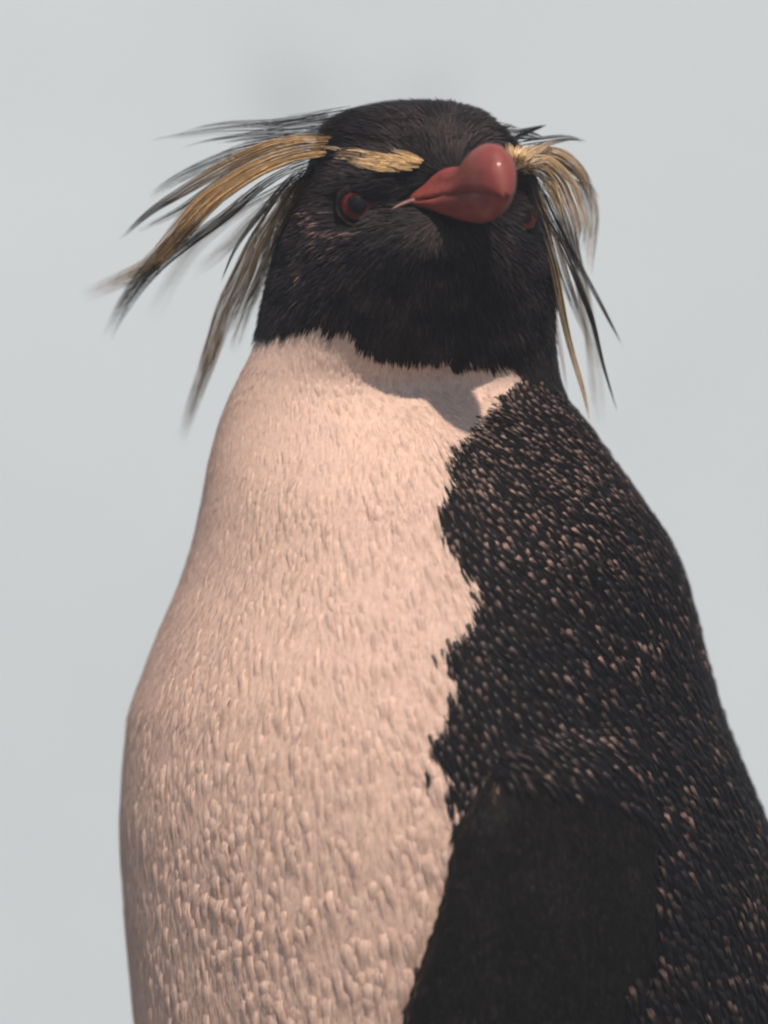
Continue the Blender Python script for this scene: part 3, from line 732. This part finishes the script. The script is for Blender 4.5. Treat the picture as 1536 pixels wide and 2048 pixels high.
# left brow tuft: many short overlapping plumelets
for k in range(30):
    u = (k % 15) / 14; x0 = 846 - 85 * u + rng.uniform(-5, 5); half = 3 + 13 * math.sin(math.pi * min(1, u * .75)) ** .8
    y0 = 325 + 3 * math.sin(math.pi * u) + rng.uniform(-1, 1) * half
    ln = rng.uniform(45, 85); up = rng.uniform(-7, 3) - (y0 - 325) * .45
    c_ = [(PALE, PALE, GOLD), (PALE, GOLD, TAN), (GOLD, PALE, TAN)][k % 3]
    plume([srf(x0, y0, 12), srf(x0 - ln * .5, y0 - 2 + up * .3, 24), srf(x0 - ln, y0 - 6 + up, 22 + rng.uniform(-4, 6))], 9, (2, 4, 2.5), c_, .05, 1.0, .6, 'brow_plume')
plume([srf(848, 321, 9), srf(815, 308, 18), srf(780, 299, 18)], 12, (1.5, 3, 2), (PALE, PALE, TAN), .03, .9, .5, 'brow_plume')
for (x0, y0, x1, y1, x2, y2) in ((745, 309, 705, 301, 660, 300), (735, 320, 700, 324, 676, 332), (722, 314, 690, 309, 650, 303), (715, 317, 680, 314, 645, 311), (712, 308, 672, 299, 632, 292)):
    plume([srf(x0, y0, 14), srf(x1, y1, 20), srf(x2, y2, 16, -110)], 8, (3, 3, 2), (GOLD, TAN, OLIVE), .2, .9, .7, 'brow_plume')
# right brow fan beside the bill
BX = -150
for (g_, n_, w_, c_) in (
    ([(1028, 333, BX), (1024, 312, BX - 20), (1017, 284, BX - 10)], 14, (4, 5, 4), (PALE, PALE, PALE)),
    ([(1030, 332, BX), (1034, 312, BX - 20), (1036, 288, BX - 5)], 14, (4, 5, 3), (PALE, PALE, PALE)),
    ([(1030, 332, BX), (1042, 308, BX - 20), (1058, 290, BX)], 14, (4, 5, 3), (PALE, PALE, TAN)),
    ([(1030, 334, BX), (1052, 314, BX - 10), (1078, 298, BX + 30), (1118, 280, BX + 90)], 16, (4, 5, 4), (PALE, PALE, TAN, GREY)),
    ([(1030, 336, BX), (1060, 322, BX), (1096, 316, BX + 40)], 16, (4, 6, 5), (PALE, TAN, TAN))):
    plume(g_, n_, w_, c_, .04, 1.0, .35, 'brow_plume')
# right crest
for (g_, n_, w_, c_, dk, sh) in (
    ([(1030, 333, -150), (1082, 323, -110), (1123, 355, -70), (1145, 399, -50), (1161, 456, -40), (1158, 506, -30)], 46, (7, 12, 6), (PALE, GOLD, TAN, TAN, GREY), .12, .5),
    ([(1032, 325, -140), (1066, 303, -90), (1113, 306, -40), (1155, 335, -10), (1183, 377, 10), (1199, 398, 20)], 30, (7, 9, 3), (PALE, TAN, TAN, GREY, DARK), .2, .5),
    ([(1040, 322, -130), (1090, 306, -80), (1135, 322, -40), (1168, 360, -10), (1184, 420, 10)], 26, (8, 9, 3), (TAN, TAN, TAN, DARK), .2, .5),
    ([(1036, 330, -120), (1090, 325, -60), (1150, 360, 20), (1170, 377, 60), (1186, 440, 90), (1182, 500, 110), (1177, 556, 120)], 22, (6, 9, 4), (TAN, LIGHT, LIGHT, TAN), .15, .4),
    ([(1034, 293, -100), (1070, 285, -60), (1098, 281, -20), (1140, 276, 20), (1174, 283, 50)], 14, (8, 6, 1), (DARK, DARK, GREY, DARK), .3, .4),
    ([(1020, 280, -90), (1042, 266, -60), (1068, 257, -30), (1094, 250, 0)], 14, (7, 4, 1), (DARK, DARK, DARK), 0, .35),
    ([(1010, 272, -90), (1035, 268, -60), (1060, 270, -30), (1090, 278, 0)], 14, (9, 6, 2), (DARK, DARK, DARK), 0, .4),
    ([(1050, 335, -130), (1070, 358, -100), (1098, 415, -70), (1129, 479, -40), (1161, 536, -10), (1193, 593, 20), (1247, 697, 60)], 12, (5, 4, 1), (DARK, DARK, GREY, DARK), .4, .2),
    ([(1054, 345, -130), (1075, 405, -110), (1123, 488, -70), (1161, 577, -40), (1186, 647, -10), (1205, 726, 20), (1234, 822, 50)], 14, (5, 4, 1), (DARK, GREY, DARK, DARK), .4, .2),
    ([(1054, 350, -120), (1075, 435, -90), (1107, 536, -60), (1126, 631, -30), (1145, 710, 0), (1167, 783, 20), (1184, 856, 40)], 24, (5, 5, 2), (DARK, GREY, OLIVE, GOLD, GOLD), .2, .25),
    ([(1062, 352, -100), (1098, 455, -60), (1123, 536, -30), (1151, 615, 10), (1188, 703, 60)], 18, (6, 8, 3), (GREY, TAN, GREY, OLIVE), .3, .4),
    ([(1060, 400, -90), (1090, 510, -40), (1107, 615, 0), (1123, 710, 40), (1134, 792, 80)], 8, (4, 3, 2), (GREY, LIGHT, TAN), .2, .3),
    ([(1062, 345, -60), (1110, 400, 20), (1150, 520, 100), (1180, 660, 180), (1196, 800, 240), (1208, 880, 280)], 16, (6, 9, 9), (GREY, LIGHT, LIGHT), .1, .4),
    ([(1060, 345, -110), (1100, 372, -70), (1130, 430, -40), (1150, 500, -20), (1172, 590, 0)], 20, (6, 9, 5), (TAN, TAN, GREY, GREY), .3, .5),
    ([(1045, 335, -120), (1085, 345, -90), (1112, 392, -70), (1128, 440, -60)], 26, (7, 9, 6), (PALE, TAN, GOLD, TAN), .15, .5)):
    plume(g_, n_, w_, c_, dk, .9, sh)
# loose dark strands on the crown, sweeping back from the bill
for k in range(40):
    x = 680 + 310 * (k % 20) / 19 + rng.uniform(-10, 10); y = 316 - 32 * (k // 20) - 34 * math.sin((x - 650) / 380 * math.pi) + rng.uniform(-12, 12)
    dx = (-80 if x < 880 else 45) * rng.uniform(.6, 1.2)
    c_ = [(.016, .015, .019), (.085, .064, .058), (.024, .021, .024), (.045, .035, .034)][k % 4]
    plume([srf(x, y, 1), srf(x + dx * .5, y - 12, 10), srf(x + dx, y - 16 + abs(dx) * .12, 14)], 12, (10, 9, 5), ((.015, .014, .016), c_, c_), 0, .75, .7)

# ------------------------------------------------------------------ hang every part on the penguin
off = Matrix.Translation(-penguin.location)
for o in PARTS:
    if o.type == 'MESH' and o.name.split('.')[0] != 'eye': o.data.transform(off)
    else: o.location = o.location - penguin.location
    o.parent = penguin
